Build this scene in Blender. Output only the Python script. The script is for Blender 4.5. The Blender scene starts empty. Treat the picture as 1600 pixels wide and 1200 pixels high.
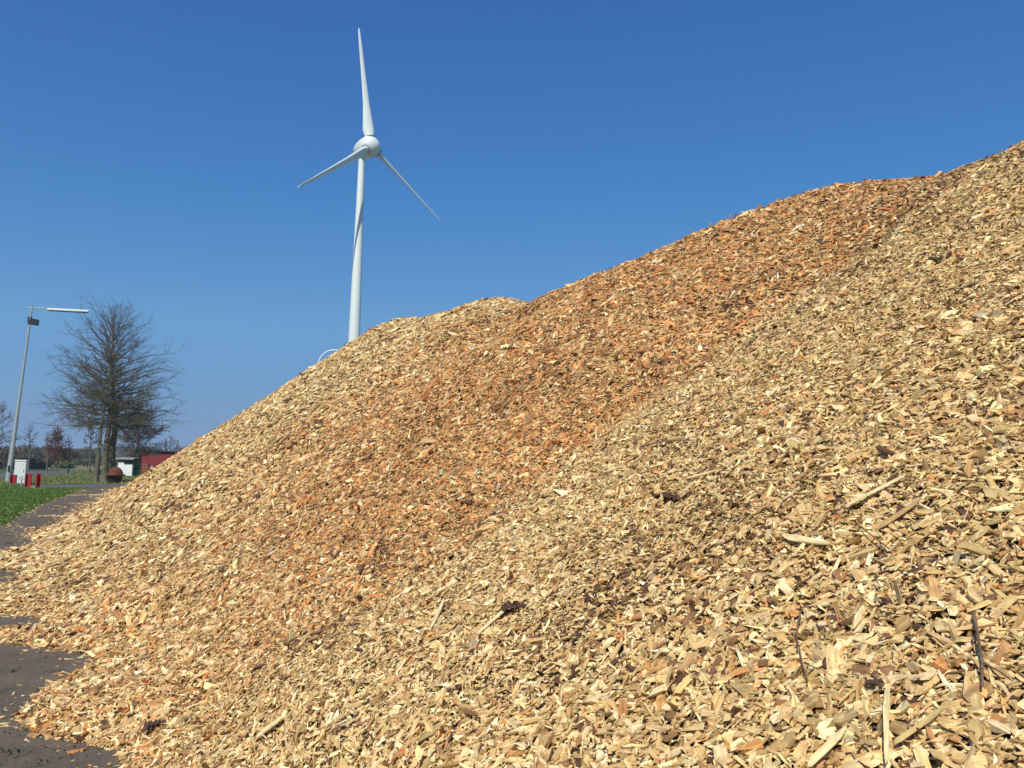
import bpy, math, random
import numpy as np
from math import sin, cos, radians, pi, atan2

# ------------------------------------------------------------------ camera, sky, sun, exposure
C = bpy.context.scene
COL = C.collection
FPX = 1240.0                      # focal length in pixels of the 1600 px wide photograph
PITCH, ROLL = radians(6.3), radians(1.15)
CAM = np.array([0, 0, 1.6])
FW = np.array([0, cos(PITCH), sin(PITCH)])
_U = np.array([0, -sin(PITCH), cos(PITCH)]); _R = np.array([1.0, 0, 0])
RT = _R * cos(ROLL) + _U * sin(ROLL); UP = _U * cos(ROLL) - _R * sin(ROLL)
cam_data = bpy.data.cameras.new('camera'); cam_data.lens = FPX / 1600 * 36; cam_data.sensor_width = 36
cam_data.clip_start = 0.05; cam_data.clip_end = 12000
camera = bpy.data.objects.new('camera', cam_data); COL.objects.link(camera)
from mathutils import Matrix, Vector
camera.matrix_world = Matrix(((RT[0], UP[0], -FW[0], CAM[0]), (RT[1], UP[1], -FW[1], CAM[1]),
                              (RT[2], UP[2], -FW[2], CAM[2]), (0, 0, 0, 1)))
C.camera = camera

SUN_EL, SUN_AZ = radians(45), radians(196.5)          # azimuth measured clockwise from +Y
w = bpy.data.worlds.new('World'); C.world = w; w.use_nodes = True
nt = w.node_tree; bg = nt.nodes['Background']
sky = nt.nodes.new('ShaderNodeTexSky'); sky.sky_type = 'NISHITA'; sky.sun_disc = False
sky.sun_elevation = SUN_EL; sky.sun_rotation = SUN_AZ
sky.altitude = 0; sky.air_density = 0.7; sky.dust_density = 0.0; sky.ozone_density = 10.0
# the deep clear blue of that day: the sky's own values graded per channel
sc0 = nt.nodes.new('ShaderNodeVectorMath'); sc0.operation = 'SCALE'; sc0.inputs['Scale'].default_value = 0.1
cv = nt.nodes.new('ShaderNodeRGBCurve'); sc1 = nt.nodes.new('ShaderNodeVectorMath'); sc1.operation = 'SCALE'; sc1.inputs['Scale'].default_value = 10
for ch, pts in ((0, ((0.037, .022), (.071, .052), (.123, .126), (.53, .23), (1, .24))),
                (1, ((.086, .120), (.164, .235), (.277, .355), (.79, .42), (1, .41))),
                (2, ((.22, .415), (.40, .58), (.615, .675), (.90, .66), (1, .61)))):
    c = cv.mapping.curves[ch]; c.points[0].location = (0, 0); c.points[1].location = pts[-1]
    for p in pts[:-1]: c.points.new(*p)
    for p in c.points: p.handle_type = 'VECTOR'
cv.mapping.update()
nt.links.new(sky.outputs[0], sc0.inputs[0]); nt.links.new(sc0.outputs[0], cv.inputs['Color'])
nt.links.new(cv.outputs[0], sc1.inputs[0]); nt.links.new(sc1.outputs[0], bg.inputs[0]); bg.inputs[1].default_value = 0.1
sd = np.array([sin(SUN_AZ) * cos(SUN_EL), cos(SUN_AZ) * cos(SUN_EL), sin(SUN_EL)])
sl = bpy.data.lights.new('sun', 'SUN'); sl.energy = 4.8; sl.angle = radians(0.53); sl.color = (1, 0.945, 0.85)
sun = bpy.data.objects.new('sun', sl); COL.objects.link(sun)
sun.rotation_mode = 'QUATERNION'; sun.rotation_quaternion = Vector(sd.tolist()).to_track_quat('Z', 'Y')
C.view_settings.view_transform = 'Standard'; C.view_settings.look = 'None'
C.view_settings.exposure = 0.0; C.view_settings.gamma = 1
C.cycles.max_bounces = 6; C.cycles.diffuse_bounces = 3; C.cycles.glossy_bounces = 2; C.cycles.transparent_max_bounces = 4

rng = np.random.default_rng(7); random.seed(7)

def ray(x, y): return FW + RT * (x - 800) / FPX + UP * (600 - y) / FPX
def G(x, y, z=0.0):
    d = ray(x, y); return CAM + d * (z - 1.6) / d[2]
def at(x, y, Y):
    d = ray(x, y); return CAM + d * Y / d[1]
def proj(p):
    v = p - CAM; z = v @ FW
    return 800 + FPX * (v @ RT) / z, 600 - FPX * (v @ UP) / z, z

# ------------------------------------------------------------------ helpers
def tag(o, label=None, cat=None, group=None, kind=None):
    if label: o['label'] = label
    if cat: o['category'] = cat
    if group: o['group'] = group
    if kind: o['kind'] = kind
    return o
def empty(name, loc):
    o = bpy.data.objects.new(name, None); COL.objects.link(o); o.location = [float(v) for v in loc]
    o.empty_display_size = 0.2; return o
class MB:
    """collects boxes, tubes and lathes in world space; build() links them as one mesh"""
    def __init__(s): s.v = []; s.f = []; s.sm = []
    def add(s, vs, fs, smooth=False):
        k = len(s.v); s.v += [tuple(float(c) for c in p) for p in vs]
        s.f += [tuple(i + k for i in f) for f in fs]; s.sm += [smooth] * len(fs); return s
    def box(s, c, d, X=(1, 0, 0), Z=(0, 0, 1), taper=1.0):
        X = np.array(X, float); X /= np.linalg.norm(X); Z = np.array(Z, float)
        Y = np.cross(Z, X); Y /= np.linalg.norm(Y); Z = np.cross(X, Y)
        c = np.array(c, float); vs = []
        for k in (-1, 1):
            t = taper if k > 0 else 1
            for i, j in ((-1, -1), (1, -1), (1, 1), (-1, 1)):
                vs.append(c + X * i * d[0] / 2 * t + Y * j * d[1] / 2 * t + Z * k * d[2] / 2)
        return s.add(vs, [(3, 2, 1, 0), (4, 5, 6, 7), (0, 1, 5, 4), (1, 2, 6, 5), (2, 3, 7, 6), (3, 0, 4, 7)])
    def tube(s, pts, rad, n=12, cap=True, smooth=True, flat=1.0):
        pts = [np.array(p, float) for p in pts]; m = len(pts)
        if np.isscalar(rad): rad = [rad] * m
        vs = []; last = None
        for i in range(m):
            t = pts[min(i + 1, m - 1)] - pts[max(i - 1, 0)]; t = t / (np.linalg.norm(t) + 1e-9)
            a = last if last is not None else (np.array([1., 0, 0]) if abs(t[0]) < .8 else np.array([0, 1., 0]))
            a = a - t * (a @ t); a /= np.linalg.norm(a); b = np.cross(t, a); last = a
            for k in range(n):
                q = 2 * pi * k / n; vs.append(pts[i] + rad[i] * (a * cos(q) + b * sin(q) * flat))
        fs = [(i * n + k, i * n + (k + 1) % n, (i + 1) * n + (k + 1) % n, (i + 1) * n + k) for i in range(m - 1) for k in range(n)]
        s.add(vs, fs, smooth)
        if cap:
            s.add([vs[k] for k in range(n)], [tuple(range(n))[::-1]]); s.add(vs[-n:], [tuple(range(n))])
        return s
    def build(s, name, mat, parent=None, bevel=0):
        me = bpy.data.meshes.new(name); me.from_pydata(s.v, [], s.f); me.validate()
        me.polygons.foreach_set('use_smooth', s.sm[:len(me.polygons)]) if len(me.polygons) == len(s.sm) else None
        me.materials.append(mat); me.update()
        o = bpy.data.objects.new(name, me); COL.objects.link(o)
        if parent is not None:
            o.parent = parent; L = Vector(parent.location)
            me.transform(Matrix.Translation(-(L if parent.parent is None else Vector(parent.parent.location) + L)))
            if parent.type == 'MESH': pass
        if bevel:
            b = o.modifiers.new('bevel', 'BEVEL'); b.width = bevel; b.segments = 2; b.limit_method = 'ANGLE'
        return o
def fastmesh(name, V, Fq, mats, smooth=False, mat_idx=None, attrs=None):
    """V (n,3), Fq (m,k) faces all of one size"""
    me = bpy.data.meshes.new(name); k = Fq.shape[1]
    me.vertices.add(len(V)); me.vertices.foreach_set('co', np.ascontiguousarray(V, np.float32).ravel())
    me.loops.add(Fq.size); me.loops.foreach_set('vertex_index', np.ascontiguousarray(Fq, np.int32).ravel())
    me.polygons.add(len(Fq)); me.polygons.foreach_set('loop_start', np.arange(0, Fq.size, k, dtype=np.int32))
    me.polygons.foreach_set('use_smooth', np.full(len(Fq), smooth))
    for m in mats: me.materials.append(m)
    if mat_idx is not None: me.polygons.foreach_set('material_index', mat_idx.astype(np.int32))
    for (an, ty, data) in (attrs or []):
        a = me.attributes.new(an, ty, 'POINT')
        if ty == 'FLOAT_COLOR': a.data.foreach_set('color', data.astype(np.float32).ravel())
        elif ty == 'FLOAT_VECTOR': a.data.foreach_set('vector', data.astype(np.float32).ravel())
    me.update(calc_edges=True)
    o = bpy.data.objects.new(name, me); COL.objects.link(o); return o

# ------------------------------------------------------------------ materials
def mat(name, col, rough=0.8, noise=0.0, scale=5.0, col2=None, bump=0.0, bscale=30.0, metal=0.0, spec=0.3, stretch=None, detail=5):
    m = bpy.data.materials.new(name); m.use_nodes = True; t = m.node_tree; b = t.nodes['Principled BSDF']
    b.inputs['Roughness'].default_value = rough; b.inputs['Metallic'].default_value = metal
    b.inputs['Specular IOR Level'].default_value = spec
    b.inputs['Base Color'].default_value = (*col, 1)
    tc = t.nodes.new('ShaderNodeTexCoord'); src = tc.outputs['Object']
    if stretch:
        mp = t.nodes.new('ShaderNodeMapping'); mp.inputs['Scale'].default_value = stretch
        t.links.new(src, mp.inputs[0]); src = mp.outputs[0]
    if noise or col2:
        n = t.nodes.new('ShaderNodeTexNoise'); n.inputs['Scale'].default_value = scale; n.inputs['Detail'].default_value = detail
        n.inputs['Roughness'].default_value = 0.62
        t.links.new(src, n.inputs['Vector'])
        r = t.nodes.new('ShaderNodeValToRGB'); r.color_ramp.elements[0].position = 0.36; r.color_ramp.elements[1].position = 0.64
        c2 = col2 or tuple(c * (1 - noise) for c in col)
        r.color_ramp.elements[0].color = (*c2, 1); r.color_ramp.elements[1].color = (*col, 1)
        t.links.new(n.outputs[0], r.inputs[0]); t.links.new(r.outputs[0], b.inputs['Base Color'])
    if bump:
        n2 = t.nodes.new('ShaderNodeTexNoise'); n2.inputs['Scale'].default_value = bscale; n2.inputs['Detail'].default_value = 6
        t.links.new(src, n2.inputs['Vector'])
        bp = t.nodes.new('ShaderNodeBump'); bp.inputs['Strength'].default_value = bump; bp.inputs['Distance'].default_value = 0.02
        t.links.new(n2.outputs[0], bp.inputs['Height']); t.links.new(bp.outputs[0], b.inputs['Normal'])
    return m
M = {}
M['white_paint'] = mat('white_paint', (.70, .76, .72), .38, .07, .15, spec=.5)
M['tower_paint'] = mat('tower_paint', (.70, .76, .72), .42, .06, .12, spec=.4, stretch=(1, 1, .3))
M['galv'] = mat('galvanised_steel', (.42, .47, .45), .5, .25, 6, metal=.3)
M['dark_metal'] = mat('dark_metal', (.025, .028, .035), .5, .3, 8)
M['glass'] = mat('lamp_glass', (.12, .14, .16), .15, 0, spec=.6)
M['diffuser'] = mat('lamp_diffuser', (.10, .10, .10), .4)
M['cabinet'] = mat('cabinet_paint', (.66, .72, .66), .5, .12, 3, bump=.1)
M['cabinet_base'] = mat('cabinet_concrete', (.35, .36, .33), .8, .3, 8)
M['red_paint'] = mat('red_paint', (.42, .025, .035), .45, .35, 6)
M['bark'] = mat('bark_green_grey', (.17, .165, .115), .95, 0, 9, (.075, .072, .05), bump=.8, bscale=14, stretch=(1, 1, .35))
M['twig'] = mat('twig_bark', (.13, .112, .092), .9, .3, 3)
M['twig_green'] = mat('twig_bark_green', (.14, .14, .10), .9, .3, 3)
M['twig_far'] = mat('twig_bark_far', (.15, .13, .115), .9, .3, 3)
M['rust'] = mat('rusty_steel', (.16, .055, .032), .85, 0, 5, (.07, .028, .02), bump=.4)
M['rust_dark'] = mat('dark_rusty_steel', (.07, .045, .04), .85, 0, 5, (.04, .03, .028))
M['red_barn'] = mat('barn_red_sheet', (.25, .036, .036), .6, .22, .7)
M['roof_grey'] = mat('roof_edge', (.30, .28, .26), .7, .2, 2)
M['hut_green'] = mat('hut_green_boards', (.06, .10, .06), .75, .3, 4)
M['white_board'] = mat('white_board', (.78, .80, .76), .6, .1, 3)
M['crate'] = mat('red_brown_panel', (.30, .10, .06), .7, .3, 4)
M['blue_grey'] = mat('blue_grey_sheet', (.30, .36, .42), .6, .2, 4)
M['tile'] = mat('orange_roof_tiles', (.42, .15, .07), .8, .35, 1.5)
M['wall'] = mat('house_wall', (.30, .16, .11), .9, .2, 2)
M['white_frame'] = mat('white_frame', (.75, .75, .72), .6)
M['window'] = mat('window_glass', (.04, .05, .06), .2, spec=.6)
M['wood_fence'] = mat('weathered_post', (.20, .17, .12), .9, .3, 8)
M['dry_leaf'] = mat('dry_oak_leaf', (.17, .075, .045), .85, .45, 30)
M['ivy'] = mat('ivy_leaf', (.05, .11, .025), .6, .4, 30)
M['nest'] = mat('nest_box_wood', (.50, .34, .22), .8, .2, 6)
M['bark_piece'] = mat('dark_bark_piece', (.15, .085, .055), .95, 0, 40, (.06, .035, .025), bump=1, bscale=60)
M['stick'] = mat('brown_stick', (.24, .15, .10), .85, .5, 25, bump=.5, bscale=80)
M['pale_wood'] = mat('fresh_pale_wood', (.80, .66, .37), .7, 0, 14, (.62, .45, .20), bump=.9, bscale=35, stretch=(1, 1, 1))
M['pipe'] = mat('white_pipe', (.72, .80, .84), .45, .05, 2)
M['weed'] = mat('weed_leaf', (.055, .07, .035), .8, .3, 20)

def blade_material(name, cols):
    m = bpy.data.materials.new(name); m.use_nodes = True; t = m.node_tree; b = t.nodes['Principled BSDF']
    b.inputs['Roughness'].default_value = .75; b.inputs['Specular IOR Level'].default_value = .2
    g = t.nodes.new('ShaderNodeNewGeometry'); tc = t.nodes.new('ShaderNodeTexCoord')
    n = t.nodes.new('ShaderNodeTexNoise'); n.inputs['Scale'].default_value = .5; n.inputs['Detail'].default_value = 5
    t.links.new(tc.outputs['Object'], n.inputs['Vector'])
    a = t.nodes.new('ShaderNodeMath'); a.operation = 'MULTIPLY_ADD'; a.inputs[1].default_value = .45
    t.links.new(g.outputs['Random Per Island'], a.inputs[0]); t.links.new(n.outputs[0], a.inputs[2])
    r = t.nodes.new('ShaderNodeValToRGB'); e = r.color_ramp.elements
    e[0].position = .40; e[0].color = (*cols[0], 1); e[1].position = 1; e[1].color = (*cols[-1], 1)
    for i, c in enumerate(cols[1:-1]):
        q = e.new(.40 + .55 * (i + 1) / (len(cols) - 1)); q.color = (*c, 1)
    t.links.new(a.outputs[0], r.inputs[0]); t.links.new(r.outputs[0], b.inputs['Base Color'])
    return m
M['grass_blade'] = blade_material('grass_blade', [(.04, .095, .014), (.065, .145, .024), (.10, .185, .04), (.20, .22, .075)])
M['verge_blade'] = blade_material('verge_blade', [(.05, .10, .02), (.09, .15, .035), (.20, .21, .08), (.36, .32, .16)])
M['reed'] = blade_material('reed_blade', [(.22, .19, .10), (.34, .30, .17), (.46, .40, .24)])
M['bush_twig'] = blade_material('bush_twig', [(.075, .072, .05), (.10, .092, .065), (.14, .125, .09)])
M['bush_green'] = blade_material('bush_green', [(.12, .14, .05), (.17, .19, .08), (.22, .22, .11)])
M['wood_far'] = blade_material('wood_far', [(.12, .125, .10), (.16, .16, .13), (.20, .19, .16)])

def chip_material():
    m = bpy.data.materials.new('wood_chip'); m.use_nodes = True; t = m.node_tree; b = t.nodes['Principled BSDF']
    b.inputs['Roughness'].default_value = .62; b.inputs['Specular IOR Level'].default_value = .28
    ca = t.nodes.new('ShaderNodeAttribute'); ca.attribute_name = 'chip_col'
    ga = t.nodes.new('ShaderNodeAttribute'); ga.attribute_name = 'grain'
    mp = t.nodes.new('ShaderNodeMapping'); mp.inputs['Scale'].default_value = (9, 190, 60)
    t.links.new(ga.outputs['Vector'], mp.inputs[0])
    n = t.nodes.new('ShaderNodeTexNoise'); n.inputs['Scale'].default_value = 1; n.inputs['Detail'].default_value = 4
    t.links.new(mp.outputs[0], n.inputs['Vector'])
    mp2 = t.nodes.new('ShaderNodeMapping'); mp2.inputs['Scale'].default_value = (30, 45, 30)
    t.links.new(ga.outputs['Vector'], mp2.inputs[0])
    n2 = t.nodes.new('ShaderNodeTexNoise'); n2.inputs['Scale'].default_value = 1; n2.inputs['Detail'].default_value = 3
    t.links.new(mp2.outputs[0], n2.inputs['Vector'])
    r = t.nodes.new('ShaderNodeMapRange'); r.inputs[1].default_value = .3; r.inputs[2].default_value = .7
    r.inputs[3].default_value = .70; r.inputs[4].default_value = 1.18
    t.links.new(n.outputs[0], r.inputs[0])
    r2 = t.nodes.new('ShaderNodeMapRange'); r2.inputs[1].default_value = .3; r2.inputs[2].default_value = .7
    r2.inputs[3].default_value = .82; r2.inputs[4].default_value = 1.14
    t.links.new(n2.outputs[0], r2.inputs[0])
    mm = t.nodes.new('ShaderNodeMath'); mm.operation = 'MULTIPLY'; t.links.new(r.outputs[0], mm.inputs[0]); t.links.new(r2.outputs[0], mm.inputs[1])
    v = t.nodes.new('ShaderNodeVectorMath'); v.operation = 'SCALE'
    t.links.new(ca.outputs['Color'], v.inputs[0]); t.links.new(mm.outputs[0], v.inputs['Scale'])
    t.links.new(v.outputs[0], b.inputs['Base Color'])
    bp = t.nodes.new('ShaderNodeBump'); bp.inputs['Strength'].default_value = .55; bp.inputs['Distance'].default_value = .002
    t.links.new(n.outputs[0], bp.inputs['Height']); t.links.new(bp.outputs[0], b.inputs['Normal'])
    return m
def heap_base_material():
    m = bpy.data.materials.new('fine_chips'); m.use_nodes = True; t = m.node_tree; b = t.nodes['Principled BSDF']
    b.inputs['Roughness'].default_value = .85; b.inputs['Specular IOR Level'].default_value = .1
    tc = t.nodes.new('ShaderNodeTexCoord'); mp = t.nodes.new('ShaderNodeMapping')
    mp.inputs['Rotation'].default_value = (.3, .5, .6); mp.inputs['Scale'].default_value = (1, 1.9, 1)
    t.links.new(tc.outputs['Object'], mp.inputs[0])
    vo = t.nodes.new('ShaderNodeTexVoronoi'); vo.inputs['Scale'].default_value = 26
    t.links.new(mp.outputs[0], vo.inputs['Vector'])
    r = t.nodes.new('ShaderNodeValToRGB'); e = r.color_ramp.elements
    e[0].position = 0; e[0].color = (.04, .022, .012, 1); e[1].position = 1; e[1].color = (.36, .24, .10, 1)  # dark browns put the shade of gaps between chips into the base colour
    for p, c in ((.25, (.12, .065, .03)), (.5, (.22, .13, .055)), (.8, (.30, .19, .075))):
        q = e.new(p); q.color = (*c, 1)
    s = t.nodes.new('ShaderNodeSeparateColor'); t.links.new(vo.outputs['Color'], s.inputs[0])
    t.links.new(s.outputs[0], r.inputs[0]); t.links.new(r.outputs[0], b.inputs['Base Color'])
    bp = t.nodes.new('ShaderNodeBump'); bp.inputs['Strength'].default_value = 1; bp.inputs['Distance'].default_value = .03
    t.links.new(vo.outputs['Distance'], bp.inputs['Height']); t.links.new(bp.outputs[0], b.inputs['Normal'])
    return m
M['chip'] = chip_material(); M['fine'] = heap_base_material()

def paver_material():
    m = bpy.data.materials.new('clay_pavers'); m.use_nodes = True; t = m.node_tree; b = t.nodes['Principled BSDF']
    b.inputs['Roughness'].default_value = .9; b.inputs['Specular IOR Level'].default_value = .12
    tc = t.nodes.new('ShaderNodeTexCoord'); mp = t.nodes.new('ShaderNodeMapping')
    mp.inputs['Rotation'].default_value = (0, 0, radians(64)); t.links.new(tc.outputs['Object'], mp.inputs[0])
    bk = t.nodes.new('ShaderNodeTexBrick'); bk.inputs['Scale'].default_value = 1
    bk.inputs['Brick Width'].default_value = .20; bk.inputs['Row Height'].default_value = .10; bk.inputs['Mortar Size'].default_value = .004
    bk.inputs['Color1'].default_value = (.137, .110, .080, 1); bk.inputs['Color2'].default_value = (.143, .115, .084, 1)
    bk.inputs['Mortar'].default_value = (.128, .103, .075, 1); t.links.new(mp.outputs[0], bk.inputs['Vector'])
    n = t.nodes.new('ShaderNodeTexNoise'); n.inputs['Scale'].default_value = 1.3; n.inputs['Detail'].default_value = 7; n.inputs['Roughness'].default_value = .65
    t.links.new(tc.outputs['Object'], n.inputs['Vector'])
    r = t.nodes.new('ShaderNodeMapRange'); r.inputs[1].default_value = .3; r.inputs[2].default_value = .7; r.inputs[3].default_value = .72; r.inputs[4].default_value = 1.22
    t.links.new(n.outputs[0], r.inputs[0])
    n3 = t.nodes.new('ShaderNodeTexNoise'); n3.inputs['Scale'].default_value = 110; n3.inputs['Detail'].default_value = 3; t.links.new(tc.outputs['Object'], n3.inputs['Vector'])
    r3 = t.nodes.new('ShaderNodeMapRange'); r3.inputs[1].default_value = .3; r3.inputs[2].default_value = .7; r3.inputs[3].default_value = .7; r3.inputs[4].default_value = 1.3; t.links.new(n3.outputs[0], r3.inputs[0])
    mu = t.nodes.new('ShaderNodeMath'); mu.operation = 'MULTIPLY'; t.links.new(r.outputs[0], mu.inputs[0]); t.links.new(r3.outputs[0], mu.inputs[1])
    v = t.nodes.new('ShaderNodeVectorMath'); v.operation = 'SCALE'; t.links.new(bk.outputs['Color'], v.inputs[0]); t.links.new(mu.outputs[0], v.inputs['Scale'])
    t.links.new(v.outputs[0], b.inputs['Base Color'])
    bp = t.nodes.new('ShaderNodeBump'); bp.inputs['Strength'].default_value = .15; bp.inputs['Distance'].default_value = .003
    bp.invert = True; t.links.new(bk.outputs['Fac'], bp.inputs['Height']); t.links.new(bp.outputs[0], b.inputs['Normal'])
    return m
M['paver'] = paver_material()
M['asphalt'] = mat('asphalt', (.135, .135, .14), .85, 0, .8, (.10, .10, .105), bump=.3, bscale=60)
M['field'] = mat('field_grass', (.075, .115, .03), .95, 0, .35, (.05, .08, .022), bump=.6, bscale=8)
M['meadow'] = mat('dry_meadow', (.22, .21, .11), .95, 0, .05, (.12, .145, .06))

# ------------------------------------------------------------------ noise
def vnoise(x, y, seed=0):
    xi = np.floor(x).astype(np.int64); yi = np.floor(y).astype(np.int64); fx = x - xi; fy = y - yi
    fx = fx * fx * (3 - 2 * fx); fy = fy * fy * (3 - 2 * fy)
    def h(i, j):
        k = (i * 374761393 + j * 668265263 + seed * 1442695041) & 0xffffffff
        k = ((k ^ (k >> 13)) * 1274126177) & 0xffffffff
        return ((k ^ (k >> 16)) & 0xffff) / 65535.0
    return (h(xi, yi) * (1 - fx) + h(xi + 1, yi) * fx) * (1 - fy) + (h(xi, yi + 1) * (1 - fx) + h(xi + 1, yi + 1) * fx) * fy
def fbm(x, y, oc=3, seed=0):
    s = 0; a = .5
    for k in range(oc): s = s + a * (vnoise(x, y, seed + k) - .5); x = x * 2.03 + 7; y = y * 2.03 + 3; a *= .5
    return s

# ------------------------------------------------------------------ ground, paving
def flat(name, pts, z, m, kind='structure'):
    me = bpy.data.meshes.new(name); me.from_pydata([(float(p[0]), float(p[1]), z) for p in pts], [], [tuple(range(len(pts)))])
    me.materials.append(m); me.update()
    if me.polygons[0].normal.z < 0: me.flip_normals()
    o = bpy.data.objects.new(name, me); COL.objects.link(o); tag(o, kind=kind); return o
ring = [(4400 * cos(k * pi / 32), 4500 * sin(k * pi / 32)) for k in range(64)]
flat('ground', ring, -0.004, M['field'])
e1, e0, em = G(140, 763), G(0, 825), G(60, 791)
dirn = (e0 - em) / np.linalg.norm((e0 - em)[:2]); back = e0 + dirn * 34
EDGE = [G(150, 759.5), G(135, 764.5), G(105, 774), em, G(28, 808), e0]
pave = [G(230, 757), *EDGE, back, back + np.array([30, -12, 0]), (40, -14, 0), (40, 60, 0), (0, 110, 0)]
flat('pavement', pave, 0.004, M['paver'])
flat('path', [G(40, 758.4), G(120, 757.2), G(215, 755.5), G(215, 760), G(152, 761.5), G(100, 762), G(40, 763)], 0.0, M['asphalt'])
flat('road', [G(-160, 745), G(0, 739.3), G(40, 737), G(85, 735.6), G(112, 736.2), G(118, 738.5), G(80, 741.6), G(0, 749.5), G(-160, 762)], 0.0, M['asphalt'])
flat('meadow', [(-700, 215), (-90, 190), (300, 190), (900, 1100), (-1600, 1100)], 0.0, M['meadow'])

# ------------------------------------------------------------------ the chip heap as a height field
GD = np.array([-.432, .902]); ND = np.array([.902, .432])       # along the foot line / into the heap
AK = np.array([-14, -10, -6, 1, 2, 2.7, 3.3, 3.9, 4.5, 5.2, 6, 7, 8, 9, 10, 11, 12, 13, 14.5, 16, 18, 20.5, 23.5, 27, 31, 36, 42, 50, 60, 72, 76, 84.])
HK = np.array([0, 2.5, 4.33, 4.4, 4.51, 4.69, 4.89, 5.15, 5.52, 5.16, 5.46, 5.69, 5.36, 5.33, 5.21, 5.13, 4.53, 4.93, 5.45, 5.18, 5.54, 6.08, 6.65, 7.0, 6.95, 6.84, 6.8, 6.77, 6.53, 5.98, 5.2, 0.])
SK = np.array([-6, 3, 5, 8, 12, 18, 26, 40, 60, 84.])
SV = np.array([0.693, 0.681, 0.662, 0.727, 0.682, 0.788, 0.752, 0.735, 0.725, 0.725])
def smin(x, y, k):
    h = np.clip(.5 + .5 * (y - x) / k, 0, 1); return y * (1 - h) + x * h - k * h * (1 - h)
def hgt(a, b):
    H = np.interp(a, AK, HK); S = np.interp(a, SK, SV)
    bf = np.interp(a, [-8, 5, 9, 16, 24, 34, 72, 90], [.1, .1, -.3, -1.2, -1.2, -.9, .3, 2])
    x = b - bf; y = x - H / S
    s = S * (np.sqrt(x * x + .3) + x) / 2 - .02
    top = H - .12 * (np.sqrt(y * y + 1) + y) - .45 * (np.sqrt((y - 7) ** 2 + 4) + (y - 7))
    z = smin(s, top, .9)
    k = np.clip((b - bf) / 1.5, 0, 1)
    z = z + k * (.22 * fbm(a * .45, b * .3, 3, 5) + .09 * fbm(a * 1.7, b * 1.3, 3, 11) + .035 * fbm(a * 6, b * 6, 2, 17)) - .012
    z = z - k * .16 * np.exp(-((a - 11.9 - .05 * b) / .5) ** 2) - k * .12 * np.exp(-((a - 4.9 + .12 * (b - 4)) / .35) ** 2)
    return z
def ab(X, Y): return X * GD[0] + Y * GD[1], X * ND[0] + Y * ND[1]
def heap_z(X, Y): return heap_h(*ab(np.asarray(X, float), np.asarray(Y, float)))
# outline of the thin apron of chips on the paving: (a, b) from ground points
FA = np.array([-8, 3, 4.8, 5.1, 5.5, 6.06, 6.45, 6.8, 7.34, 7.75, 8.1, 8.5, 8.75, 8.95, 9.3, 9.7, 10.1, 10.4, 11.6, 12.4, 13, 13.6, 14.3, 15.2, 16.4, 17.4, 19, 20.9, 23.9, 27, 34, 45, 60, 72, 90])
FB = np.array([.3, .25, .13, .11, -.27, -.52, -.46, -.32, -.06, -.2, -.45, -.95, -1.0, -.5, -.62, -.62, -1.2, -1.3, -1.5, -1.15, -1.2, -1.25, -1.65, -2.1, -1.95, -1.3, -1.5, -1.75, -1.4, -1.4, -1.0, -.75, -.1, .3, 2])
def foot(a): return np.interp(a, FA, FB) + .10 * fbm(a * 3, a * 0, 2, 3)

_fa = np.arange(-10, 92, .04); _fb = foot(_fa)
_GA = np.arange(-10, 90, .08); _GB = np.arange(-3, 3.2, .08)
def _dist_grid():
    D = np.empty((len(_GA), len(_GB)))
    for i, a0 in enumerate(_GA):
        m = np.abs(_fa - a0) < 2.6
        D[i] = np.sqrt(((_fa[m][None] - a0) ** 2 + (_fb[m][None] - _GB[:, None]) ** 2).min(1))
        D[i] *= np.where(_GB > np.interp(a0, _fa, _fb), 1, -1)
    return D
_D = _dist_grid()
def foot_dist(a, b):
    x = np.clip((a - _GA[0]) / .08, 0, len(_GA) - 1.001); y = np.clip((b - _GB[0]) / .08, 0, len(_GB) - 1.001)
    i = x.astype(int); j = y.astype(int); fx = x - i; fy = y - j
    return (_D[i, j] * (1 - fx) + _D[i + 1, j] * fx) * (1 - fy) + (_D[i, j + 1] * (1 - fx) + _D[i + 1, j + 1] * fx) * fy
def heap_h(a, b):
    """height with the thin, ragged toe lying on the paving"""
    a = np.asarray(a, float); b = np.asarray(b, float); z = hgt(a, b); d = foot_dist(a, b)
    toe = np.clip(d, 0, 9) * .42 + .07 * np.clip(d, 0, .5) + 1.2 * np.clip(d - .45, 0, 9)
    lo = .008 + .07 * (1 - np.exp(-np.clip(d, 0, 9) / .35)) + .05 * fbm(a * 2.2, b * 2.2, 2, 81) * np.clip(d * 2, 0, 1)
    z = np.maximum(z, np.where(hgt(a, b + .0) > -.3, lo, z))
    return np.where(b < 3.0, np.minimum(z, .004 + toe), z)

# ---- base surface (one sheet, fine near, coarse far)
aa = np.concatenate([np.arange(-14, -1, .5), np.arange(-1, 14, .09), np.arange(14, 30, .25), np.arange(30, 84.1, .6)])
bb = np.concatenate([np.arange(-3, 9, .09), np.arange(9, 34, .5)])
A, B = np.meshgrid(aa, bb, indexing='ij'); Z = heap_h(A, B) - .014
Z = np.where(foot_dist(A, B) > .06, Z, -.08)
Z = np.where(hgt(A, B) < -.3, -.1, Z)
Vb = np.stack([A * GD[0] + B * ND[0], A * GD[1] + B * ND[1], Z], -1).reshape(-1, 3)
na, nb = A.shape; idx = np.arange(na * nb).reshape(na, nb)
Fb = np.stack([idx[:-1, :-1], idx[:-1, 1:], idx[1:, 1:], idx[1:, :-1]], -1).reshape(-1, 4)
Fb = Fb[(Vb[Fb][:, :, 2].max(1) > -.05)][:, ::-1]

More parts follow.
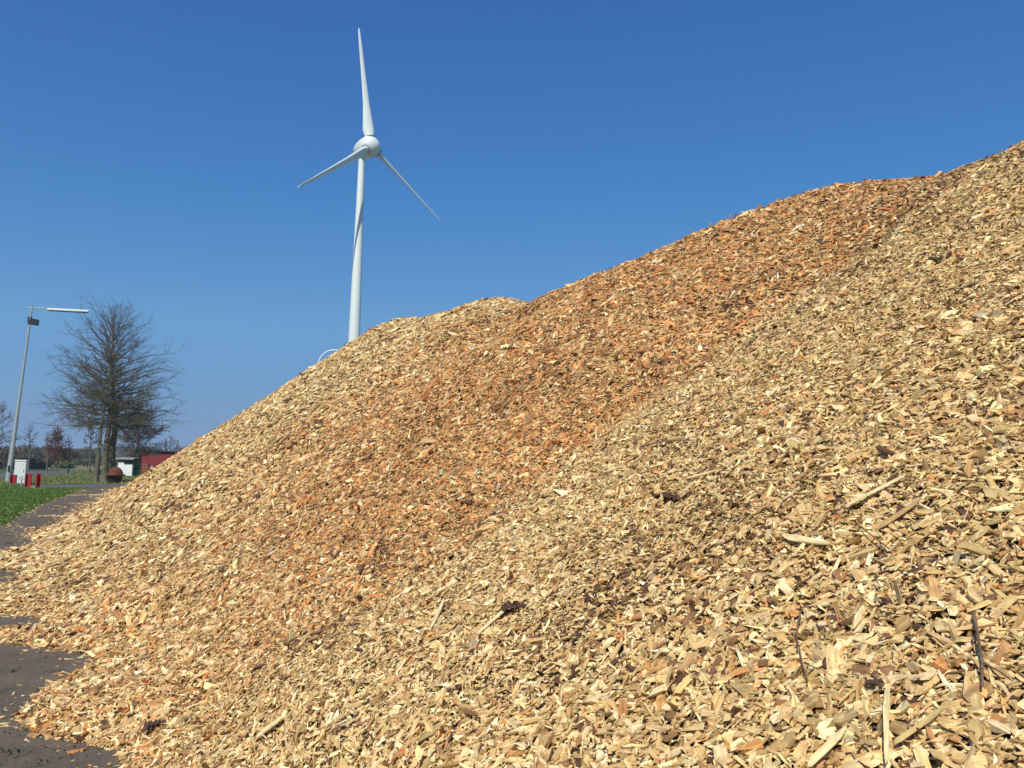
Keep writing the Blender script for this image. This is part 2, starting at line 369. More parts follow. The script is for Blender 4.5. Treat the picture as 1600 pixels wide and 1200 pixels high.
# ---- chips
def sample_chips():
    out = []
    th0, th1 = radians(-39), radians(41)               # azimuth range, a margin either side of the frame
    r0 = 1.0; R1 = 84.0; rho0 = 8500.0
    r = r0
    while r < R1:
        dr = max(.12, r * .03); k = min(max(1.0, r / 5.2), 5)
        n = int(rho0 / k ** 2 * (th1 - th0) * (r + dr / 2) * dr)
        rr = np.sqrt(rng.uniform(r * r, (r + dr) ** 2, n)); th = rng.uniform(th0, th1, n)
        out.append(np.stack([rr * np.sin(th), rr * np.cos(th), np.full(n, k)], -1)); r += dr
    P = np.concatenate(out)
    a, b = ab(P[:, 0], P[:, 1]); H = np.interp(a, AK, HK); S = np.interp(a, SK, SV)
    z = heap_h(a, b)
    keep = (foot_dist(a, b) > -.02) & (b < H / S + 2.6) & (a > -5)
    px, py, zz = proj(np.stack([P[:, 0], P[:, 1], z], -1))
    keep &= (py < 1290) & (px > -160) & (px < 1780)
    return P[keep], a[keep], b[keep], z[keep]
P, ca, cb, cz = sample_chips()
def scatter(n, pts_fn, k=1.0):
    xy = pts_fn(n); return xy
# stray chips on the paving: along the foot, along the lawn edge and in a few drifts
def strays():
    L = []
    n = 3600; a = 3 + 57 * rng.uniform(0, 1, n) ** 1.1; b = foot(a) - rng.exponential(.085, n) * (1 + a * .02)
    L.append(np.stack([a * GD[0] + b * ND[0], a * GD[1] + b * ND[1], np.maximum(1, a / 14)], -1))
    ed = [p[:2] for p in EDGE[1:]] + [(EDGE[-1] + dirn * 4)[:2]]
    for i in range(len(ed) - 1):
        p, q = np.array(ed[i]), np.array(ed[i + 1]); l = np.linalg.norm(q - p); m = int(l * 75)
        t = rng.uniform(0, 1, m)[:, None]; nrm = np.array([q[1] - p[1], p[0] - q[0]]) / l
        c = p + (q - p) * t; cl = vnoise(c[:, 0] * .9, c[:, 1] * .9, 31)
        o = (rng.normal(0, .13, m) - .12) ; s = -1 if (nrm @ np.array([1, 0])) > 0 else 1
        kk = rng.uniform(0, 1, m) < (cl * 1.5 - .15)
        c = (c - nrm * s * o[:, None] * (1 + cl[:, None]))[kk]; L.append(np.concatenate([c, np.full((len(c), 1), 1.7)], 1))
    for (x0, y0, x1, y1, m, wd) in ((66, 806, 128, 808, 420, .10), (120, 774, 165, 773, 500, .3), (20, 822, 60, 828, 60, .12), (40, 840, 68, 828, 90, .25),
                                    (0, 985, 40, 978, 160, .06), (0, 958, 30, 965, 40, .08), (95, 796, 150, 785, 240, .5)):
        p, q = G(x0, y0)[:2], G(x1, y1)[:2]; t = rng.uniform(0, 1, m)[:, None]
        c = p + (q - p) * t + rng.normal(0, wd, (m, 2)); L.append(np.concatenate([c, np.full((m, 1), max(1, p[1] / 14))], 1))
    n = 260; p = np.stack([rng.uniform(-20, -1, n), rng.uniform(3, 40, n)], -1); a, b = ab(p[:, 0], p[:, 1])
    p = p[(b < foot(a)) & (b > foot(a) - 3)]; L.append(np.concatenate([p, np.full((len(p), 1), .7)], 1))
    return np.concatenate(L)
ST = strays()

PAL = np.array([[.86, .70, .42], [.72, .55, .28], [.60, .43, .20], [.51, .34, .15], [.45, .255, .11], [.54, .43, .19], [.27, .155, .075],
                [.115, .06, .035], [.69, .355, .135], [.56, .225, .07], [.36, .31, .21], [.90, .82, .60]])
WB = np.array([.25, .29, .19, .09, .035, .03, .05, .042, .012, .004, .012, .015])      # beige load
WO = np.array([.07, .11, .12, .13, .16, .005, .07, .05, .20, .09, .008, .008])      # orange load
WY = np.array([.17, .25, .19, .11, .05, .08, .06, .042, .015, .005, .02, .01])     # olive load
def make_chips(X, Y, Zs, k, a, b, corners=4, flatlie=False):
    n = len(X); e = .05
    zx = (heap_z(X + e, Y) - heap_z(X - e, Y)) / (2 * e); zy = (heap_z(X, Y + e) - heap_z(X, Y - e)) / (2 * e)
    if flatlie: zx = zx * 0; zy = zy * 0
    N = np.stack([-zx, -zy, np.ones(n)], -1); N /= np.linalg.norm(N, axis=1)[:, None]
    tilt = .16 if flatlie else .38 / np.sqrt(np.maximum(k, 1))[:, None]
    N = N + rng.normal(0, 1, (n, 3)) * tilt * rng.uniform(.3, 1.3, (n, 1)); N /= np.linalg.norm(N, axis=1)[:, None]
    T = rng.normal(0, 1, (n, 3)); T -= N * (T * N).sum(1)[:, None]; T /= np.linalg.norm(T, axis=1)[:, None]
    Bn = np.cross(N, T)
    L = np.exp(rng.normal(np.log(.0235), .42, n)); kind = rng.uniform(0, 1, n)
    W = L * rng.uniform(.28, .72, n)
    sliv = kind < .36; L[sliv] *= 1.6; W[sliv] = L[sliv] * rng.uniform(.09, .24, sliv.sum())
    fine = (kind > .78); L[fine] *= .55; W[fine] *= .6
    big = (kind > .36) & (kind < .373) & (k < 1.5); L[big] *= 2.3; W[big] *= 1.2
    coarse = 1 + .30 * np.exp(-((b - foot(a)) / .8) ** 2); coarse = coarse * (1 + .75 * fbm(a * 1.1, b * 1.5, 3, 101)); L = L * coarse * 1.04; W = W * coarse
    L = np.clip(L, .012, .115) * k ** .86; W = np.clip(W, .005, .036) * k ** .90
    Tk = np.clip(W * rng.uniform(.15, .38, n), .002, .012 * k)
    off = rng.uniform(-.008, .016, n) * np.minimum(k, 2.2) if not flatlie else Tk / 2 + .005
    c = np.stack([X, Y, Zs], -1) + N * 0; c[:, 2] += off
    m = corners
    if m == 4: sx = np.array([-1, 1, 1, -1.]); sy = np.array([-1, -1, 1, 1.])
    else: sx = np.array([-1, -.15, 1, .95, .2, -.9]); sy = np.array([-.8, -1.05, -.75, .85, 1.05, .8])
    j = rng.uniform(-.30, .30, (n, m, 2)); pinch = rng.uniform(.35, 1.15, (n, 1))
    lx = (sx[None] + j[:, :, 0]) * L[:, None] / 2
    ly = (sy[None] + j[:, :, 1] * 1.1) * W[:, None] / 2 * np.where(sx[None] > 0, pinch, 1)
    shear = rng.normal(0, 1.0, (n, 1)) * Tk[:, None]
    V = np.empty((n, 2 * m, 3)); gr = np.empty((n, 2 * m, 3)); ro = rng.uniform(0, 50, (n, 1, 3))
    bend = rng.normal(0, .05, (n, 1)) * L[:, None] * np.sign(sx * sy)[None] + (rng.normal(0, .10, (n, 1)) * L[:, None]) * (np.abs(sx)[None] - .5 if m == 6 else 0)
    for q, s in ((0, -1), (1, 1)):
        lz = s * Tk[:, None] / 2 * (1 + 0 * lx) + bend
        xx = lx + s * shear
        V[:, q * m:q * m + m] = c[:, None] + T[:, None] * xx[..., None] + Bn[:, None] * ly[..., None] + N[:, None] * lz[..., None]
        gr[:, q * m:q * m + m] = np.stack([xx, ly, lz], -1)
    gr = gr / np.maximum(k, 1)[:, None, None] + ro
    # colour of each piece, by load (position along the heap) with ragged borders
    wob = .9 * fbm(a * .8, b * .8, 3, 41) * 2
    def sm(x): x = np.clip(x, 0, 1); return x * x * (3 - 2 * x)
    lo = 4.1 + .03 * b + wob * .7; hi = 11.4 + wob * 2.2
    wo = sm((a - lo + .3) / 1.7) * (1 - sm((a - hi) / 2.5)) * (.25 + .75 * sm((b - .1) / 2.6)) * (1 - .5 * sm((a - 7.0) / 3.5) * (1 - sm((b - 3.5) / 2.5)))
    wo = np.clip(wo * (1.4 + 1.3 * fbm(a * 1.1, b * 1.1, 2, 51)), 0, 1)
    wy = (1 - sm((a - 3.4 - wob) / 1.2)) * sm((b - 1.2) / 2)
    farw = sm((a - 14) / 8) * .12
    wo = np.maximum(wo, farw * (1 + 2 * fbm(a * .5, b * .5, 2, 61)))
    wt = WB[None] * (1 - wo[:, None]) * (1 - wy[:, None]) + WO[None] * wo[:, None] + WY[None] * (wy * (1 - wo))[:, None]
    dk = np.clip(3.4 * fbm(a * 1.5, b * 2.6, 3, 71) - .38, 0, 1)[:, None]            # pockets with more dark brown chips
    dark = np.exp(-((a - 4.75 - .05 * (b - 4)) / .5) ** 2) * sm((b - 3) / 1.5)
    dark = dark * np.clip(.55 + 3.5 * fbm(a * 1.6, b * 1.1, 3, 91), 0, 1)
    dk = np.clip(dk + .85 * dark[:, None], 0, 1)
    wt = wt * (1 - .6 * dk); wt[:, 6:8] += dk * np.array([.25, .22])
    cs = np.cumsum(wt, 1); cs /= cs[:, -1:]
    pick = (rng.uniform(0, 1, (n, 1)) > cs).sum(1).clip(0, len(PAL) - 1)
    Cc = PAL[pick] * np.exp(rng.normal(0, .16, (n, 1))) * np.exp(rng.normal(0, .02, (n, 3)))
    Cc = np.clip(Cc * CHIP_GAIN, .01, .93)
    col = np.ones((n, 2 * m, 4)); col[:, :, :3] = Cc[:, None]
    if m == 4: base = [[4, 5, 6, 7], [0, 1, 5, 4], [1, 2, 6, 5], [2, 3, 7, 6], [3, 0, 4, 7], [3, 2, 1, 0]][:6 if flatlie is False and k.max() < 2.2 else 5]
    else: base = [[6, 7, 10, 11], [7, 8, 9, 10], [5, 4, 1, 0], [4, 3, 2, 1]] + [[q, (q + 1) % 6, (q + 1) % 6 + 6, q + 6] for q in range(6)]
    F_ = (np.array(base)[None] + (np.arange(n) * 2 * m)[:, None, None]).reshape(-1, 4)
    return V.reshape(-1, 3), F_, col.reshape(-1, 4), gr.reshape(-1, 3)
CHIP_GAIN = np.array([1.02, .925, .79])
parts_ = []
for lo_, hi_, cn in ((0, 1.25, 6), (1.25, 2.1, 4), (2.1, 99, 4)):
    q = (P[:, 2] >= lo_) & (P[:, 2] < hi_)
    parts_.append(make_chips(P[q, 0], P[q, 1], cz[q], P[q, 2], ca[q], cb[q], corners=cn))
o_ = 0; FF = []
for p_ in parts_: FF.append(p_[1] + o_); o_ += len(p_[0])
V1, F1, C1, G1 = np.concatenate([p_[0] for p_ in parts_]), np.concatenate(FF), np.concatenate([p_[2] for p_ in parts_]), np.concatenate([p_[3] for p_ in parts_])
nb0 = len(Vb)
colb = np.tile(np.array([[.3, .2, .1, 1.0]]), (nb0, 1)); grb = Vb.copy()
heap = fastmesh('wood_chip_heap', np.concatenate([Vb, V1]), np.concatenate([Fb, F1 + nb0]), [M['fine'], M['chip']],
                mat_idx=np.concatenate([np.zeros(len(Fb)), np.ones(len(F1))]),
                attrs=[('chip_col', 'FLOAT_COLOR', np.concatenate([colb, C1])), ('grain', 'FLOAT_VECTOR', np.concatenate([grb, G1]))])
tag(heap, 'huge sloping heap of beige and orange wood chips', 'wood chips', kind='stuff')
sa, sb = ab(ST[:, 0], ST[:, 1])
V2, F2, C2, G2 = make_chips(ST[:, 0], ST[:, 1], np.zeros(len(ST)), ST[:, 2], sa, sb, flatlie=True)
o = fastmesh('scattered_wood_chips', V2, F2, [M['chip']], attrs=[('chip_col', 'FLOAT_COLOR', C2), ('grain', 'FLOAT_VECTOR', G2)])
tag(o, 'loose wood chips strewn over the brown paving and lawn edge', 'wood chips', kind='stuff')
print('chips', len(P), 'strays', len(ST))

def on_heap(x, y):
    d = ray(x, y); t = .5
    for _ in range(4000):
        p = CAM + d * t
        if p[2] <= max(float(heap_z(p[0], p[1])), 0) + .02: break
        t += .004 * max(1, t * .4)
    return p
def heap_normal(p):
    e = .08; zx = float(heap_z(p[0] + e, p[1]) - heap_z(p[0] - e, p[1])) / (2 * e); zy = float(heap_z(p[0], p[1] + e) - heap_z(p[0], p[1] - e)) / (2 * e)
    n = np.array([-zx, -zy, 1]); return n / np.linalg.norm(n)
# single pieces that stand out on the heap
def splinter(x0, y0, x1, y1, wpx, label, tone=(.88, .69, .34), lift=.016):
    p, q = on_heap(x0, y0), on_heap(x1, y1); n = heap_normal((p + q) / 2); c = (p + q) / 2 + n * lift
    ax = q - p; L = np.linalg.norm(ax); ax /= L; sd_ = np.cross(n, ax); dist = np.linalg.norm(c - CAM); W = wpx / FPX * dist * .95
    K = 6; r_ = random.Random(int(x0 * 7 + y0)); vs = []; gr = []; o3 = r_.uniform(0, 30)
    prof_ = [.55, .95, 1, .92, .8, .45]; th = W * .16; skew = r_.choice((-1, 1)) * r_.uniform(.6, 1.3) * W; bow = r_.uniform(-.02, .03) * L
    for i in range(K):
        t = [0, .10, .35, .66, .90, 1][i] + (r_.uniform(-.04, .04) if 0 < i < K - 1 else 0); u = (t - .5) * L; ww = W * prof_[i] * r_.uniform(.85, 1.1); sh = skew * (t - .5) + r_.uniform(-.05, .05) * W
        for (s_, h) in ((-.5, -.5), (.5, -.5), (.46, .5), (0, .62), (-.46, .42)):
            vs.append(c + ax * (u + (s_ * skew * .8)) + sd_ * (s_ * ww + sh) + n * (h * th + bow * (1 - (2 * t - 1) ** 2))); gr.append((u + o3, s_ * ww + o3, h * th))
    fs = [(i * 5 + k, i * 5 + (k + 1) % 5, (i + 1) * 5 + (k + 1) % 5, (i + 1) * 5 + k) for i in range(K - 1) for k in range(5)]
    fs += [tuple(range(5))[::-1], tuple((K - 1) * 5 + k for k in range(5))]
    o = MB().add(vs, fs).build('wood_splinter', M['chip']); me = o.data
    cc = np.array(tone) * r_.uniform(.9, 1.05); at_ = me.attributes.new('chip_col', 'FLOAT_COLOR', 'POINT'); at_.data.foreach_set('color', np.tile(np.append(cc, 1), len(vs)).astype(np.float32))
    ag = me.attributes.new('grain', 'FLOAT_VECTOR', 'POINT'); ag.data.foreach_set('vector', np.array(gr, np.float32).ravel())
    tag(o, label, 'wood splinter', 'large single splinters on the heap'); return o
for s in [(1224, 848, 1302, 850, 15, 'widest pale cream splinter, lying level below the heap centre right'),
          (1325, 792, 1418, 752, 10, 'long cream splinter slanting up to the right above the wide one'),
          (1372, 826, 1442, 792, 13, 'tan splinter slanting right beside the widest pale splinter', (.50, .33, .13)),
          (1265, 1198, 1330, 1150, 16, 'broad pale splinter slanting at the bottom edge of the heap'),
          (1388, 1080, 1396, 1198, 9, 'upright pale splinter standing near the bottom right corner'),
          (1402, 1165, 1478, 1120, 11, 'yellow tan splinter slanting beside the upright pale one', (.66, .48, .19)),
          (748, 992, 812, 940, 10, 'thin pale splinter beside the dark bark clump in the middle foreground'),
          (672, 985, 700, 938, 9, 'short pale splinter slanting left of the middle bark clump'),
          (405, 1158, 448, 1118, 11, 'pale splinter slanting near the bottom left foot of the heap'),
          (1080, 748, 1122, 741, 8, 'narrow yellow splinter lying level above the widest pale one')]:
    splinter(*s)
def twig(pts, r, label, fork=True):
    q = []
    for i, (x, y) in enumerate(pts):
        p = on_heap(x, y); q.append(p + heap_normal(p) * (.010 + .012 * (i % 2)))
    R_ = .42 * r / FPX * np.linalg.norm(q[0] - CAM)
    mb = MB().tube(q, [R_ * (1 - .45 * i / (len(q) - 1)) for i in range(len(q))], 8)
    if fork:
        k = len(q) // 2; d = (q[k] - q[k - 1]); n = heap_normal(q[k]); s_ = np.cross(n, d)
        mb.tube([q[k], q[k] + d * .5 + s_ * .35 + n * .01, q[k] + d * .9 + s_ * .55 + n * .02], [R_ * .55, R_ * .4, R_ * .25], 6)
    tag(mb.build('twig', M['stick']), label, 'twig', 'bare twigs lying on the heap')
twig([(1523, 965), (1532, 1000), (1537, 1040), (1540, 1085)], 5.5, 'dark brown stick lying down the slope at the right edge')
twig([(1253, 960), (1250, 1000), (1256, 1040), (1268, 1075)], 3.2, 'thin reddish brown curved twig left of the dark stick')
twig([(1005, 700), (1040, 694), (1085, 690)], 3.0, 'grey twig lying level in the middle of the heap', False)
twig([(1392, 862), (1360, 840), (1340, 822)], 2.6, 'small forked twig above the centre of the right slope')
def bark_clump(x, y, wpx, label):
    p = on_heap(x, y); n = heap_normal(p); S_ = wpx / FPX * np.linalg.norm(p - CAM); mb = MB(); r_ = random.Random(int(x + y))
    for i in range(14):
        ax = np.array([r_.gauss(0, 1), r_.gauss(0, 1), r_.gauss(0, .6)]); c = p + n * (.004 + r_.uniform(-.05, .12) * S_) + np.array([r_.gauss(0, .28), r_.gauss(0, .28), 0]) * S_
        mb.box(c, (S_ * r_.uniform(.3, .6), S_ * r_.uniform(.12, .3), S_ * r_.uniform(.05, .1)), ax, n + np.array([r_.gauss(0, .5), r_.gauss(0, .5), 0]), .8)
    tag(mb.build('bark_clump', M['bark_piece']), label, 'bark clump', 'dark bark clumps on the heap')
for x, y, wp, l in [(1052, 778, 34, 'dark brown bark clump near the middle of the right slope'), (806, 948, 32, 'dark bark clump in the middle foreground beside a thin splinter'),
                    (732, 787, 20, 'small dark bark clump in the orange chips'), (240, 1135, 26, 'dark brown bark clump near the bottom left foot of the heap'),
                    (1470, 405, 22, 'small dark bark clump high on the right slope'), (1368, 1068, 22, 'flaky brown bark clump near the bottom right corner')]:
    bark_clump(x, y, wp, l)

# ------------------------------------------------------------------ grass
def blades(name, pts, h, wd, m, label, cat, lean=.35):
    n = len(pts); az = rng.uniform(0, 2 * pi, n); hh = h * rng.uniform(.5, 1.3, n); ww = wd * rng.uniform(.6, 1.3, n)
    d = np.stack([np.cos(az), np.sin(az), 0 * az], -1); le = rng.normal(0, lean, (n, 2))
    b = np.concatenate([pts[:, :2], np.zeros((n, 1))], 1); t = b + np.stack([le[:, 0] * hh, le[:, 1] * hh, hh], -1)
    mid = (b + t) / 2 + np.array([0, 0, 1.0]) * (hh * .08)[:, None]
    V = np.stack([b - d * ww[:, None] / 2, b + d * ww[:, None] / 2, mid + d * ww[:, None] * .4, mid - d * ww[:, None] * .4,
                  t + d * ww[:, None] * .06, t - d * ww[:, None] * .06], 1).reshape(-1, 3)
    F = (np.array([[0, 1, 2, 3], [3, 2, 4, 5]])[None] + (np.arange(n) * 6)[:, None, None]).reshape(-1, 4)
    return tag(fastmesh(name, V, F, [m]), label, cat, kind='stuff')
def in_poly(p, poly):
    x, y = p[:, 0], p[:, 1]; r = np.zeros(len(p), bool); j = len(poly) - 1
    for i in range(len(poly)):
        xi, yi = poly[i][:2]; xj, yj = poly[j][:2]
        c = ((yi > y) != (yj > y)) & (x < (xj - xi) * (y - yi) / (yj - yi + 1e-12) + xi); r ^= c; j = i
    return r
def fill(poly, n, kmax=None):
    q = np.array([p[:2] for p in poly]); lo, hi = q.min(0), q.max(0); p = rng.uniform(lo, hi, (n, 2)); return p[in_poly(p, poly)]
lawn = [G(-110, 757), G(40, 757.5), G(60, 762.2), G(139, 762.6), G(105, 774.4), em, G(28, 808), e0, e0 + dirn * 9, e0 + dirn * 9 + np.array([-12, 3, 0])]
far_lawn_n = 330000
pl = fill(lawn, far_lawn_n); dd = np.hypot(pl[:, 0], pl[:, 1]); pl = pl[rng.uniform(0, 1, len(pl)) < np.clip((28 / dd) ** 1.5, .12, 1)]
blades('lawn_grass', pl, .075, .030, M['grass_blade'], 'bright green lawn left of the paving', 'grass')
verge = [G(-60, 757), G(-60, 751.5), G(60, 743.5), G(118, 739.5), G(118, 735.5), G(270, 739), G(215, 756), G(120, 756.8), G(40, 757.8)]
pv = fill(verge, 160000)
blades('verge_grass', pv[:60000], .13, .06, M['verge_blade'], 'rough dry grass around the big bare trees', 'grass')
rp = fill([G(-60, 733), G(140, 732), G(175, 734), (-60, 330), (-420, 300)], 42000)
blades('reed_strip', rp, .9, .25, M['reed'], 'pale dry reeds along the far field edge', 'reeds', .2)
# weeds in the paving joints
wl = []
for x, y, n_, s_ in ((18, 1178, 60, .08), (82, 1052, 22, .04), (35, 1142, 20, .05), (20, 1050, 14, .04), (120, 1178, 12, .05), (60, 1030, 8, .03), (76, 988, 22, .06), (12, 1080, 8, .04), (60, 1195, 16, .05)):
    wl.append(G(x, y)[None, :2] + rng.normal(0, s_, (n_, 2)))
blades('paving_weeds', np.concatenate(wl), .022, .010, M['weed'], 'tiny dark weeds growing in the paving joints', 'weeds', 1.0)

# ------------------------------------------------------------------ trees
class Segs:
    def __init__(s): s.a = []; s.b = []; s.r = []; s.q = []
    def add(s, p, q, r0, r1): s.a.append(p); s.b.append(q); s.r.append(r0); s.q.append(r1)
    def build(s, name, m, parent, n=4, smooth=True):
        A_, B_ = np.array(s.a), np.array(s.b); r0, r1 = np.array(s.r), np.array(s.q); off = np.array(parent.location)
        t = B_ - A_; t /= np.linalg.norm(t, axis=1)[:, None] + 1e-9
        ref = np.where(np.abs(t[:, 2:3]) < .9, np.array([[0, 0, 1.]]), np.array([[1., 0, 0]]))
        u = np.cross(t, ref); u /= np.linalg.norm(u, axis=1)[:, None]; v = np.cross(t, u)
        ang = np.arange(n) * 2 * pi / n; ring_ = u[:, None] * np.cos(ang)[None, :, None] + v[:, None] * np.sin(ang)[None, :, None]
        V = np.concatenate([A_[:, None] + ring_ * r0[:, None, None], B_[:, None] + ring_ * r1[:, None, None]], 1) - off
        k = np.arange(n); f = np.stack([k, (k + 1) % n, (k + 1) % n + n, k + n], -1)
        F = (f[None] + (np.arange(len(A_)) * 2 * n)[:, None, None]).reshape(-1, 4)
        o = fastmesh(name, V.reshape(-1, 3), F, [m], smooth); o.parent = parent; return o
def rot_about(v, ax, a):
    ax = ax / (np.linalg.norm(ax) + 1e-9); return v * cos(a) + np.cross(ax, v) * sin(a) + ax * (ax @ v) * (1 - cos(a))
def grow(S, p, d, L, r, lvl, R, up, kids, leafs=None, wig=.14):
    """one limb of curved segments with side shoots"""
    nseg = 5 if lvl < 2 else 3; sl_ = L / nseg; pts = [p]
    for i in range(nseg):
        d = d + np.array([R.gauss(0, wig), R.gauss(0, wig), R.gauss(0, wig) + up]); d = d / np.linalg.norm(d)
        q = p + d * sl_; ra = r * (1 - .8 * i / nseg); rb = r * (1 - .8 * (i + 1) / nseg)
        S.add(p, q, ra, rb); nk = kids[lvl] if lvl < len(kids) else 0
        if nk:
            for _ in range(int(nk) + (R.random() < nk % 1)):
                if lvl == 0 and i == 0 and R.random() < .6: continue
                f = R.random(); side = np.cross(d, np.array([R.gauss(0, 1), R.gauss(0, 1), R.gauss(0, 1)]))
                nd = rot_about(d, side, radians(R.uniform(25, 55)))
                grow(S, p + (q - p) * f, nd, L * R.uniform(.32, .55) * (1 - .45 * i / nseg), max(ra * .5, TW[0]), lvl + 1, R, up, kids, leafs, wig)
        p = q
    if leafs is not None and lvl >= 1: leafs.append(p)
TW = [.011]
def bare_tree(name, base, trunk_pts, trunk_r, H, env, nprim, label, seed, m_twig, kids=(2.2, 2.2), h0=.30, tw=.011, lean_top=(0, 0), droop=0.0, group=None, leaves=None, trunk_mat='bark', up0=.02, cat='tree', asc=(2, 78), wig=.13):
    """env(t): crown radius at relative height t"""
    R = random.Random(seed); TW[0] = tw; base = np.array(base, float)
    root = empty(name, base); tag(root, label, cat, group)
    axis = [base + np.array(p, float) for p in trunk_pts]
    def ax_at(t):
        h = t * H; zs = [p[2] for p in axis]
        return np.array([np.interp(h, zs, [p[0] for p in axis]), np.interp(h, zs, [p[1] for p in axis]), h])
    K = 14; tp = [ax_at(i / K) for i in range(K + 1)]
    rr = [trunk_r * ((1 - i / K) ** .8 * .95 + .03) * (1.35 if i == 0 else 1) for i in range(K + 1)]
    tp.insert(1, ax_at(.02)); rr.insert(1, trunk_r)
    MB().tube(tp, rr, 12).build('trunk', M[trunk_mat], root)
    S = Segs(); LF = [] if leaves else None
    for i in range(nprim):
        t = h0 + (1 - h0) * ((i + R.random()) / nprim) ** .9 * .97; p = ax_at(t); az = i * 2.399 + R.uniform(-.4, .4)
        el = radians(asc[0] + (asc[1] - asc[0]) * max(0, (t - h0) / (1 - h0)) ** 1.3 + R.uniform(-9, 9)); rad = env(t) * R.uniform(.72, 1.08)
        L = min(rad / max(cos(el), .35), (H * 1.0 - p[2] + base[2] + .8) / max(sin(el), .05) / 1.08 + .25)
        d = np.array([cos(az) * cos(el), sin(az) * cos(el), sin(el)])
        grow(S, p, d, L, max(trunk_r * .30 * (1 - t) ** .6 + .012, .02), 0, R, up0 - droop * (1 - t), tuple(q * (1 - .8 * max(0, t - .5)) for q in kids), LF, wig)
    S.build('crown', M[m_twig], root, 3)
    if leaves:
        n = leaves[0]; P_ = np.array(LF)[rng.integers(0, len(LF), n)] + rng.normal(0, leaves[2], (n, 3)) - base
        leafmesh('foliage', P_, leaves[1], M[leaves[3]], root)
    return root
def leafmesh(name, P_, s, m, parent=None):
    n = len(P_); u = rng.normal(0, 1, (n, 3)); u /= np.linalg.norm(u, axis=1)[:, None]; v = np.cross(u, rng.normal(0, 1, (n, 3))); v /= np.linalg.norm(v, axis=1)[:, None]
    s_ = s * rng.uniform(.6, 1.3, (n, 1))
    V = np.stack([P_ - u * s_ / 2, P_ + v * s_ * .3, P_ + u * s_ / 2, P_ - v * s_ * .3], 1).reshape(-1, 3)
    F = np.arange(n * 4).reshape(n, 4); o = fastmesh(name, V, F, [m])
    if parent is not None: o.parent = parent
    return o
def lerp_env(ts, rs): return lambda t: float(np.interp(t, ts, rs))
def offs(base, pxs, Y):
    """trunk axis as offsets from the base, all at depth Y"""
    return [np.array([0, 0, 0])] + [at(x, y, Y) - base for x, y in pxs]
Y1, Y2, Y3 = 66.0, 68.0, 71.0
b1, b2, b3 = (at(150, 752, Y1), at(163, 750, Y2), at(174, 748, Y3))
for b_ in (b1, b2, b3): b_[2] = 0
g_ = 'big bare trees beyond the lawn'
t3 = offs(b3, [(175, 700), (181, 668), (176, 620), (176, 560), (177, 492)], Y3); H3 = t3[-1][2]
bare_tree('bare_tree', b3, t3, .33, H3, lerp_env([.30, .36, .45, .52, .6, .7, .8, .9, 1], [4.2, 5.4, 5.6, 5.6, 5.3, 4.4, 3.3, 2.0, .9]), 98,
          'tallest bare tree of the three trunks, its pointed crown highest', 3, 'twig', (1.7, 1.9), .31, .0105, group=g_, asc=(0, 66), wig=.10)
t2 = offs(b2, [(166, 700), (171, 660), (174, 620), (172, 545)], Y2); H2 = t2[-1][2]
bare_tree('bare_tree', b2, t2, .31, H2, lerp_env([.38, .5, .65, .8, 1], [4.3, 4.4, 3.4, 2.0, .7]), 64,
          'middle trunk of the three bare trees, with a broad low crown', 12, 'twig_green', (2.3, 2.3), .40, .0115, group=g_, asc=(-3, 55), wig=.10)
t1 = offs(b1, [(155, 700), (159, 660), (163, 640), (160, 600)], Y1); H1 = t1[-1][2]
bare_tree('bare_tree', b1, t1, .21, H1, lerp_env([.5, .65, .8, 1], [3.0, 4.2, 3.2, 1.3]), 40,
          'thinnest and leftmost trunk of the three bare trees', 21, 'twig_green', (2.2, 2.3), .58, .0115, group=g_, asc=(-3, 45), wig=.10)
# trees standing further back
def far_tree(px, pyb, pyt, wpx, Y, seed, label, m_twig='twig_far', n=34, kids=(2, 2), h0=.3, tw=.03, tr=None, leaves=None, shape=None, asc=(10, 75), group='bare trees in the distance', name='bare_tree', up0=.03):
    b = at(px, pyb, Y); b[2] = 0; top = at(px + (pyb - pyt) * .02, pyt, Y); H = top[2]; r = wpx / 2 / FPX * Y
    env = lerp_env([h0, h0 + .2, .7, 1], shape and [q * r for q in shape] or [.8 * r, r, .8 * r, .25 * r])
    return bare_tree(name, b, [np.zeros(3), (top - b) * .5 + np.array([.1, 0, 0]), top - b], tr or H * .02, H, env, n, label, seed, m_twig, kids, h0, tw, group=group, leaves=leaves, asc=asc, trunk_mat='bark', up0=up0)
far_tree(214, 738, 640, 84, 118, 31, 'dark spreading bare tree behind the red barn', n=46, kids=(2.6, 2.6), h0=.33, tw=.028, tr=.30, shape=[1, 1.0, .85, .35], asc=(0, 55))
far_tree(206, 737, 660, 40, 125, 32, 'reddish bare tree behind the green hut', n=22, kids=(2, 2), tw=.022, leaves=(900, .16, .3, 'dry_leaf'))
far_tree(140, 738, 662, 34, 124, 38, 'small dark bare tree left of the three trunks', n=20, kids=(2.2, 2.2), h0=.45, tw=.022)
far_tree(-4, 735, 640, 66, 140, 33, 'bare tree cut by the left edge of the picture', n=24, kids=(2, 2), tw=.03)
far_tree(45, 733, 668, 30, 150, 34, 'slim bare tree right above the white cabinet', n=20, kids=(1.6, 1.3), h0=.42, tw=.03)
far_tree(89, 736, 680, 36, 120, 35, 'small oak still carrying brown leaves', n=22, kids=(1.8, 1.6), h0=.30, tw=.03, leaves=(2600, .20, .28, 'dry_leaf'), name='oak_tree', group='young trees along the road')
far_tree(73, 736, 678, 12, 121, 36, 'thin young tree left of the brown oak', n=16, kids=(1.3, 1), tw=.025, leaves=(160, .14, .2, 'dry_leaf'), group='young trees along the road')
far_tree(107, 736, 685, 18, 122, 37, 'thin young tree right of the brown oak', n=16, kids=(1.3, 1), tw=.025, group='young trees along the road')
